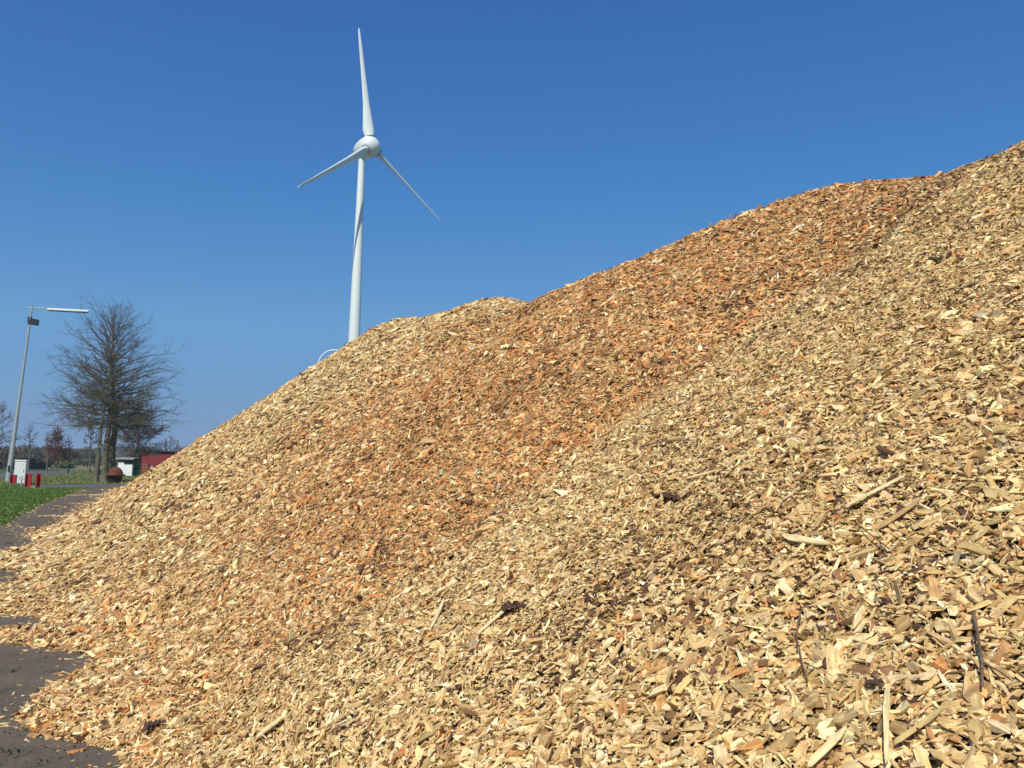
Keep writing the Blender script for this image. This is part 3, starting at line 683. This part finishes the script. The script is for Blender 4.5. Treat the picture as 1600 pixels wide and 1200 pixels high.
for i, (px, yt, wv) in enumerate(((258, 690, 12), (266, 684, 14), (276, 690, 12))):
    far_tree(px, 734, yt, wv, 230, 50 + i, ('leftmost of the small bare trees over the red barn', 'middle of the small bare trees over the red barn', 'rightmost of the small bare trees over the red barn')[i],
             n=14, kids=(1.6, 1.2), tw=.05, asc=(40, 85))

# bushes and far woods: clouds of short twigs and leaf flecks with uneven tops
def thicket(name, px0, px1, Y, tops, depth, n, m, label, size, cat, seed=1):
    n = int(n * 1.7)
    u = rng.uniform(0, 1, n); x = px0 + (px1 - px0) * u; yy = Y + rng.uniform(0, depth, n)
    tp = np.interp(u, np.linspace(0, 1, len(tops)), tops)
    P_ = np.array([at(a_, 725, Y) for a_ in (px0, px1)]); bx = P_[0][0] + (P_[1][0] - P_[0][0]) * u
    topz = np.array([at(px0 + (px1 - px0) * q, t_, Y)[2] for q, t_ in zip(np.linspace(0, 1, 40), np.interp(np.linspace(0, 1, 40), np.linspace(0, 1, len(tops)), tops))])
    tz = np.interp(u, np.linspace(0, 1, 40), topz); sc = Y / FPX
    lump = .62 + .42 * vnoise(bx / (sc * 9), yy / (sc * 30), seed) + .12 * rng.normal(0, .4, n)
    z = tz * lump * rng.uniform(0, 1, n) ** .6
    P_ = np.stack([bx, yy, z], -1); d = rng.normal(0, 1, (n, 3)) * np.array([.5, .5, 1.0]) + np.array([0, 0, .5]); d /= np.linalg.norm(d, axis=1)[:, None]
    w_ = np.cross(d, rng.normal(0, 1, (n, 3))); w_ /= np.linalg.norm(w_, axis=1)[:, None]; s_ = size * .75 * rng.uniform(.5, 1.4, (n, 1))
    V = np.stack([P_ - w_ * s_ * .12, P_ + w_ * s_ * .12, P_ + d * s_ + w_ * s_ * .05, P_ + d * s_ - w_ * s_ * .05], 1)
    V[:, :, 2] = np.maximum(V[:, :, 2], 0)
    return tag(fastmesh(name, V.reshape(-1, 3), np.arange(n * 4).reshape(n, 4), [m]), label, cat, kind='stuff')
thicket('far_wood', -60, 330, 950, [708, 703, 706, 700, 712, 710, 704, 703, 706, 702, 703, 706, 705, 704, 706, 704, 706], 60, 26000, M['wood_far'], 'hazy line of woodland on the horizon', 7.0, 'woodland', 5)
thicket('bushes', -40, 22, 165, [700, 696, 700, 706, 716], 14, 9000, M['bush_twig'], 'dark bare bushes at the left edge behind the lamp post', 1.0, 'bushes', 9)
thicket('bare_wood', 18, 66, 420, [702, 700, 704, 708, 716], 40, 9000, M['bush_twig'], 'brown bare wood behind the orange roofed house', 3.4, 'woodland', 12)
thicket('bushes', 80, 122, 260, [706, 702, 704, 702, 708, 715], 16, 9000, M['bush_twig'], 'grey bushes behind the young trees', 2.0, 'bushes', 15)
thicket('bushes', 62, 92, 210, [722, 717, 716, 718, 724], 8, 4000, M['bush_green'], 'low olive green bush beside the orange roofed house', 1.0, 'bushes', 19)
thicket('hedge', 100, 240, 250, [722, 719, 718, 720, 716, 718, 700, 702, 706], 12, 14000, M['bush_twig'], 'low brown hedge along the far meadow', 1.3, 'hedge', 23)

# ------------------------------------------------------------------ wind turbine
TY = 219.5
hub = at(580.5, 228.5, TY); yaw, tl = radians(57.6), radians(4)
nR = np.array([sin(yaw) * cos(tl), -cos(yaw) * cos(tl), sin(tl)]); hR = np.array([cos(yaw), sin(yaw), 0]); vR = np.cross(nR, hR)
if vR[2] < 0: vR = -vR
tb = hub - np.array([nR[0], nR[1], 0]) * 3.6
turb = empty('wind_turbine', (tb[0], tb[1], 0)); tag(turb, 'white three bladed wind turbine rising behind the chip heap', 'wind turbine')
zt = hub[2] - 2.2
zs = np.linspace(0, zt, 24); rs = [np.interp(z, [0, 12, 33, 60, 80, zt], [2.7, 2.25, 1.68, 1.32, 1.02, .92]) for z in zs]
tower = MB().tube([(tb[0], tb[1], z) for z in zs], rs, 40).build('tower', M['tower_paint'], turb)
for z in (30.5, 57.0):
    r = float(np.interp(z, zs, rs)) + .012; MB().tube([(tb[0], tb[1], z), (tb[0], tb[1], z + .09)], r, 40).build('flange', M['tower_paint'], turb)
# egg shaped nacelle, blade hub in front
def lathe(axis_pts, radii, n=32): return MB().tube(axis_pts, radii, n)
prof = [(-6.6, .05), (-6.45, .55), (-6.1, 1.05), (-5.4, 1.65), (-4.4, 2.2), (-3.2, 2.65), (-2.2, 2.92), (-1.25, 3.08)]
lathe([hub + nR * t for t, r in prof], [r for t, r in prof]).build('nacelle', M['white_paint'], turb)
prof = [(-1.2, 3.06), (-.6, 3.08), (0, 3.0), (.7, 2.75), (1.3, 2.35), (1.8, 1.85), (2.15, 1.25), (2.35, .6), (2.4, .05)]
lathe([hub + nR * t for t, r in prof], [r for t, r in prof]).build('spinner', M['white_paint'], turb)
MB().tube([hub - nR * 1.26, hub - nR * 1.19], 3.0, 32).build('hub_gap', M['dark_metal'], turb)
MB().tube([tb + np.array([0, 0, -2.6]), tb + np.array([0, 0, -1.2])], [.98, 1.35], 32).build('yaw_collar', M['white_paint'], turb)
wm = hub - nR * 5.2 + vR * 1.6
MB().tube([wm, wm + np.array([0, 0, 1.5])], .06, 6).box(wm + np.array([0, 0, 1.5]), (.5, .12, .12)).build('wind_sensor', M['dark_metal'], turb)
PH = -.133
def blade(phi, tip_mat):
    s = hR * sin(phi) + vR * cos(phi); tq = np.cross(s, nR)                   # tq: direction in the rotor plane
    K = 26; n = 20; vs = []
    for i in range(K + 1):
        t = i / K; r = 2.0 + t * 33.2
        ch = float(np.interp(r, [2, 3.2, 4.5, 7, 12, 20, 28, 33, 34.6, 35.2], [2.4, 2.8, 3.4, 2.9, 2.0, 1.45, 1.05, .75, .5, .12]))
        thk = float(np.interp(r, [2, 3.5, 6, 12, 20, 35.2], [2.2, 1.7, 1.25, .85, .55, .10]))
        tw = radians(float(np.interp(r, [2, 6, 15, 35], [46, 54, 62, 68])))
        cd = nR * cos(tw) + tq * sin(tw); td = np.cross(s, cd); c = hub + s * r + nR * (-.0) * r
        for k in range(n):
            q = 2 * pi * k / n; x = cos(q) * .5; f = 1 if r < 2.6 else (.45 + .55 * max(0, (.5 + x)) ** .5 * 1.15)
            vs.append(c + cd * ((x - .12) * ch) + td * (sin(q) * .5 * thk * f))
    fs = [(i * n + k, i * n + (k + 1) % n, (i + 1) * n + (k + 1) % n, (i + 1) * n + k) for i in range(K) for k in range(n)] + [tuple(K * n + k for k in range(n))]
    b = MB().add(vs, fs, True).build('blade', M['white_paint'], turb)
    MB().tube([hub + s * 2.75, hub + s * 2.95], [1.36, 1.36], 24).build('root_collar', M['galv'], b)
    c = hub + s * 35.25; MB().tube([c - s * .45, c + s * .12], [.16, .10], 8).build('blade_tip', M[tip_mat], b)
    return b
blade(PH, 'dark_metal'); blade(PH + 2 * pi / 3, 'white_paint'); blade(PH + 4 * pi / 3, 'white_paint')

# white curved pipe seen over the edge of the heap
YP = 98.0; pts = [at(x, y, YP) for x, y in ((496.2, 572), (497.5, 566), (500.5, 559.5), (505, 553.5), (511, 549.3), (518, 547.3), (526, 547.2), (534, 548.6), (541, 553), (545, 560))]
p0 = pts[0].copy(); p0[2] = 0; q0 = pts[-1].copy(); q0[2] = 9
tag(MB().tube([p0, p0 * .5 + np.array([pts[0][0], pts[0][1], pts[0][2]]) * .5] + pts + [q0], .085, 10).build('curved_pipe', M['pipe']),
    'thin white curved pipe arching over the heap edge left of the turbine tower', 'pipe')

# ------------------------------------------------------------------ lamp post with arm light and floodlight
LY = 62.0
lb = at(12.5, 752, LY); lb[2] = 0; lt = at(50.3, 477, LY)
lamp = empty('lamp_post', lb); tag(lamp, 'tall leaning grey lamp post with a long tube light on its arm', 'lamp post')
def lp(t): return lb + (lt - lb) * t
stp = float((lp(0) + (lt - lb) * .2)[2])
MB().tube([lp(0), lp(.06), lp(.195)], [.215, .205, .175], 16).build('lower_pole', M['galv'], lamp)
MB().tube([lp(.19), lp(.5), lp(.8), lp(1)], [.155, .105, .085, .06], 14).build('upper_pole', M['galv'], lamp)
MB().tube([lp(.186), lp(.204)], .195, 16).build('collar', M['galv'], lamp)
MB().box(lp(.075) + np.array([.05, -.2, 0]), (.14, .03, .5)).build('service_door', M['dark_metal'], lamp)
MB().tube([at(40, 480.6, LY), at(50, 480.8, LY), at(75, 482.5, LY)], .045, 8).build('arm', M['galv'], lamp)
pa, pb = at(74, 483.2, LY), at(139, 486.6, LY); axl = (pb - pa) / np.linalg.norm(pb - pa)
hd = MB().tube([pa, pa + axl * .06, pb - axl * .06, pb], [.06, .115, .115, .07], 12).build('tube_light', M['cabinet'], lamp)
MB().tube([pa + axl * .15 - np.array([0, 0, .055]), pb - axl * .1 - np.array([0, 0, .055])], .092, 10).build('diffuser', M['diffuser'], hd)
fc = at(53, 503, LY)
fl_ = MB(); X_ = np.array([.85, -.5, -.15]); fl_.box(fc, (.74, .50, .46), X_, (.1, 0, 1), .86).build('floodlight', M['dark_metal'], lamp, .03)
flo = [c for c in lamp.children if c.name.startswith('floodlight')][0]
xn = X_ / np.linalg.norm(X_); MB().box(fc + xn * .385, (.02, .38, .34), X_, (.1, 0, 1)).build('glass', M['glass'], flo)
MB().box(at(46.5, 499, LY), (.30, .12, .42)).box(at(46, 506, LY), (.24, .14, .10)).build('bracket', M['dark_metal'], flo)

# ------------------------------------------------------------------ white cabinet, red guard posts
CY = 57.0; cb_ = at(30.5, 757, CY); cb_[2] = 0; ct = at(32.5, 719, CY)
cab = empty('street_cabinet', cb_); tag(cab, 'white electrical street cabinet beside the lamp post', 'street cabinet'); hc = ct[2]
Xc = np.array([.97, .22, 0]); Yc = np.array([-.22, .97, 0])
MB().box(cb_ + np.array([.02, 0, .08 + (hc - .14) / 2]), (.72, .42, hc - .14), Xc).build('body', M['cabinet'], cab, .012)
MB().box(cb_ + np.array([.02, 0, .04]), (.76, .46, .08), Xc).build('plinth', M['cabinet_base'], cab)
MB().box(cb_ + np.array([.02, 0, hc - .02]), (.80, .52, .075), Xc, (0, 0, 1), .9).build('lid', M['cabinet'], cab, .01)
dr = MB().box(cb_ + np.array([.02, 0, .10 + (hc - .22) / 2]) - Yc * .214, (.66, .012, hc - .28), Xc).build('door', M['cabinet'], cab, .004)
MB().box(cb_ + np.array([.02, 0, hc * .55]) - Yc * .225 + Xc * .24, (.03, .02, .16), Xc).build('handle', M['dark_metal'], dr)
# hand wheel valve
wc = at(33.5, 747.5, 51.5); vb = wc.copy(); vb[2] = 0
va = empty('valve_wheel', vb); tag(va, 'small grey hand wheel valve in front of the white cabinet', 'valve')
MB().tube([vb, wc + np.array([0, .05, 0])], .035, 8).build('stem', M['galv'], va)
an = np.array([-.35, -.93, .1]); an /= np.linalg.norm(an); ux = np.cross(an, (0, 0, 1)); ux /= np.linalg.norm(ux); uz = np.cross(ux, an)
rim = MB().tube([wc + .14 * (ux * cos(q) + uz * sin(q)) for q in np.linspace(0, 2 * pi, 21)], .022, 6, cap=False)
for q in (0, 2.09, 4.18): rim.tube([wc, wc + .14 * (ux * cos(q) + uz * sin(q))], .012, 5)
rim.build('hand_wheel', M['galv'], va)
def guard(x, y, Y, wpx, hpx, az, label):
    b = at(x, y, Y); b[2] = 0; H = hpx / FPX * Y * 1.02; W = wpx / FPX * Y; X = np.array([cos(az), sin(az), 0]); Yv = np.array([-sin(az), cos(az), 0])
    r = empty('guard_post', b); tag(r, label, 'guard post', 'red guard posts around the cabinet')
    MB().box(b + np.array([0, 0, H / 2]) + Yv * .06, (W, .018, H), X).build('web', M['red_paint'], r)
    for s in (-1, 1): MB().box(b + np.array([0, 0, H / 2]) + X * s * (W / 2 - .012) - Yv * .021, (.022, .142, H), X).build('flange', M['red_paint'], r)
    MB().box(b + np.array([0, 0, .015]) + Yv * .0, (W + .1, .26, .03), X).build('base_plate', M['galv'], r)
guard(20.5, 758, 56, 8.5, 15, .25, 'leftmost red steel guard post beside the lamp post foot')
guard(43.5, 764, 50.0, 8.5, 21, .25, 'middle red steel guard post right of the white cabinet')
guard(58.5, 765, 49.5, 6.0, 22, .9, 'rightmost red steel guard post on the lawn')
p, q = at(47, 761.5, 49.9), at(56, 761.5, 49.6)
tag(MB().box((p + q) / 2 + np.array([0, .1, -.02]), (np.linalg.norm(q - p) + .05, .12, .16), q - p).build('low_rail', M['cabinet_base']), 'low grey block between the two right red posts', 'rail')

# ------------------------------------------------------------------ rusty buoy
RY = 66.0; rb = at(182, 749, RY); rb[2] = 0; s_ = RY / FPX
buoy = empty('rusty_buoy', rb); tag(buoy, 'rusty round metal buoy lying at the foot of the bare trees', 'buoy')
cz0 = at(180, 742, RY)[2]
def ringed(prof, X0): return MB().tube([X0 + np.array([.0, 0, z]) for z, r in prof], [r for z, r in prof], 28)
X0 = at(180, 742, RY); X0[2] = 0; Rr = 12.5 * s_
ringed([(cz0, Rr * .92), (cz0 + .18, Rr * .87), (cz0 + .36, Rr * .76), (cz0 + .52, Rr * .58), (cz0 + .62, Rr * .38), (cz0 + .66, Rr * .2), (cz0 + .67, .02)], X0).build('upper_shell', M['rust'], buoy)
ringed([(0.0, Rr * .30), (.04, Rr * .5), (.14, Rr * .68), (cz0 - .04, Rr * .86)], X0).build('lower_shell', M['rust_dark'], buoy)
ringed([(cz0 - .045, Rr * 1.0), (cz0 - .035, Rr * 1.2), (cz0 + .0, Rr * 1.2), (cz0 + .025, Rr * 1.0)], X0).build('rim', M['rust'], buoy)
MB().box(X0 + np.array([Rr * 1.15, -.1, cz0 - .01]), (.22, .14, .14)).build('lug', M['dark_metal'], buoy, .02)
# nest box on the thin trunk
nb_ = at(159, 697, Y1 - .05)
nbx = empty('nest_box', nb_); tag(nbx, 'small wooden nest box fixed on the thin tree trunk', 'nest box')
MB().box(nb_, (.17, .18, .24)).build('box', M['nest'], nbx)
MB().box(nb_ + np.array([0.02, -.02, .14]), (.26, .26, .03), (1, 0, -.15)).build('roof', M['dark_metal'], nbx)
MB().tube([nb_ + np.array([0, -.092, .03]), nb_ + np.array([0, -.096, .03])], .03, 10).build('entrance_hole', M['dark_metal'], nbx)
# old fence bits near the trees
fb = at(138, 739.5, 95); fb[2] = 0
tag(MB().box(fb + np.array([0, 0, .45]), (.12, .1, .9)).box(fb + np.array([.3, 0, .25]), (.6, .06, .1)).build('fence_post', M['wood_fence']), 'short weathered fence post left of the bare trees', 'fence post')
dk = at(157, 729, 90); db = dk.copy(); db[2] = 0
bn = empty('waste_bin', db); tag(bn, 'dark bin seen between the two left trunks', 'bin')
MB().box(db + np.array([0, 0, .68]), (.42, .36, .6), taper=1.1).build('body', M['dark_metal'], bn, .02)
MB().tube([db, db + np.array([0, 0, .5])], .05, 8).build('stand', M['galv'], bn)

# ------------------------------------------------------------------ green hut, red barn
HY = 104.0; h0_ = at(195, 741.5, HY); h0_[2] = 0; s_ = HY / FPX
hut = empty('green_hut', h0_); tag(hut, 'small dark green hut with white front boards', 'hut')
hw, hh = 24 * s_, 27 * s_
MB().box(h0_ + np.array([0, .65, hh / 2]), (hw, 1.1, hh)).build('wall', M['hut_green'], hut)
MB().box(h0_ + np.array([.02, .52, hh + .1]), (hw + .35, 1.7, .12), (1, 0, .0), (0, -.06, 1)).box(h0_ + np.array([.02, -.36, hh + .0]), (hw + .36, .05, .22)).build('roof', M['roof_grey'], hut)
MB().box(h0_ + np.array([-hw / 2 + .40, .05, .95]), (.78, .06, 1.85)).build('door', M['white_board'], hut)
MB().box(h0_ + np.array([.32, .06, .78]), (1.12, .05, 1.46)).box(h0_ + np.array([.32, .02, .45]), (1.1, .03, .03)).build('board', M['white_board'], hut)
# lean-to and barn
BY = 140.0; s_ = BY / FPX
b0 = at(212, 737, BY); b0[2] = 0; br = at(300, 737, BY); topz = at(215, 705.5, BY)[2]
barn = empty('red_barn', b0); tag(barn, 'long low red barn with a flat roof beyond the trees', 'barn')
W_ = 30.0; x0 = b0[0] + 3.0 * s_
rib = MB(); nrib = 90
for i in range(nrib):
    xx = x0 + W_ * (i + .5) / nrib; rib.box((xx, BY - .02, topz / 2), (W_ / nrib * .5, .05, topz - .1))
rib.box((x0 + W_ / 2, BY + 5, topz / 2), (W_, 9.98, topz - .04)).build('wall', M['red_barn'], barn)
MB().box((x0 + W_ / 2 - 1.1, BY + 5, topz + .09), (W_ + 2.6, 10.7, .12)).build('roof', M['roof_grey'], barn)
MB().box((x0 + W_ / 2 - 1.1, BY - .38, topz + .07), (W_ + 2.6, .05, .20)).build('fascia', M['dark_metal'], barn)
ls = at(208, 737, 122); ls[2] = 0; lz = at(208, 711.5, 122)[2]
shed = empty('open_shed', ls); tag(shed, 'dark green lean-to shed between the hut and the red barn', 'shed')
MB().box(ls + np.array([0, 1, lz / 2]), (13 * 122 / FPX, .1, lz)).build('wall', M['hut_green'], shed)
MB().box(ls + np.array([.1, .3, lz + .05]), (24 * 122 / FPX, 2.4, .14)).build('roof', M['hut_green'], shed)
for s in (-1, 1): MB().box(ls + np.array([s * .72, -.7, lz / 2]), (.12, .12, lz)).build('post', M['hut_green'], shed)
iv = at(211, 739, 112); iv[2] = 0
ivy = empty('ivy_bush', iv); tag(ivy, 'bright green ivy bush growing beside the green hut', 'bush')
MB().tube([iv, iv + np.array([0, 0, 1.4])], [.06, .03], 6).build('stem', M['twig'], ivy)
zz = rng.uniform(.1, 2.3, 2600); rr_ = np.sqrt(rng.uniform(0, 1, 2600)) * (.55 + .15 * np.sin(zz * 5)); an_ = rng.uniform(0, 2 * pi, 2600)
leafmesh('foliage', np.stack([rr_ * np.cos(an_), rr_ * np.sin(an_), zz], -1), .13, M['ivy'], ivy)
c0 = at(227, 735, 134); c0[2] = 0
cr = empty('stacked_crate', c0); tag(cr, 'red brown panel crate leaning on the red barn wall', 'crate')
MB().box(c0 + np.array([0, 0, .95]), (1.05, .5, 1.5)).build('body', M['crate'], cr)
for k in range(3): MB().box(c0 + np.array([0, -.27, .4 + k * .52]), (1.12, .04, .09)).build('batten', M['rust'], cr)
for s in (-1, 1): MB().box(c0 + np.array([s * .4, 0, .1]), (.12, .4, .2)).build('foot', M['dark_metal'], cr)
for i, (x, m_, h_, l) in enumerate(((237, 'white_frame', 1.25, 'white upright board against the red barn'), (241, 'blue_grey', 1.0, 'blue grey sheet beside the white board'))):
    q = at(x, 735, 131); q[2] = 0
    tag(MB().box(q + np.array([0, 0, h_ / 2 + .05]), (.28 if i == 0 else .75, .06, h_), (1, .2, 0)).box(q + np.array([0, .15, .03]), (.3, .4, .06)).build('board', M[m_]), l, 'board')

# far house with an orange roof
OY = 330.0; o0 = at(57, 730, OY); o0[2] = 0; s_ = OY / FPX
hs = empty('farm_house', o0); tag(hs, 'far house with an orange tiled roof behind bare trees', 'house')
ww = 26 * s_; ez = at(57, 721.5, OY)[2]; rz = at(57, 711.5, OY)[2]
MB().box(o0 + np.array([0, 4, ez / 2]), (ww, 8, ez)).build('wall', M['wall'], hs)
a_, b_, = o0 + np.array([-ww / 2 - .3, -.4, ez]), o0 + np.array([ww / 2 + .3, -.4, ez])
vs = [a_, b_, b_ + [0, 8.8, 0], a_ + [0, 8.8, 0], o0 + [-ww / 2 + 1.6, 4, rz], o0 + [ww / 2 - 1.6, 4, rz]]
rf = MB().add(vs, [(0, 1, 5, 4), (1, 2, 5), (2, 3, 4, 5), (3, 0, 4), (3, 2, 1, 0)]).build('roof', M['tile'], hs)
MB().box(o0 + np.array([1.2, 4, rz + .3]), (.6, .6, 1.4)).build('chimney', M['wall'], rf)
for k in range(3):
    wv = MB().box(o0 + np.array([-ww / 3 + k * ww / 3, -.03, ez * .5]), (1.1, .08, 1.1)).build('window', M['white_frame'], hs)
    MB().box(o0 + np.array([-ww / 3 + k * ww / 3, -.08, ez * .5]), (.9, .04, .9)).build('pane', M['window'], wv)

# ------------------------------------------------------------------ air
HD = 0.00035
haze_m = bpy.data.materials.new("haze")
hz = MB().box((0, 600, 62), (3400, 3000, 130)).build("haze", haze_m)
haze_m.use_nodes = True; ht = haze_m.node_tree; ht.nodes.remove(ht.nodes['Principled BSDF'])
pvn = ht.nodes.new('ShaderNodeVolumePrincipled'); pvn.inputs['Density'].default_value = HD; pvn.inputs['Color'].default_value = (.80, .88, 1, 1)
pvn.inputs['Anisotropy'].default_value = 0.2
ht.links.new(pvn.outputs[0], ht.nodes['Material Output'].inputs['Volume']); tag(hz, kind='stuff')
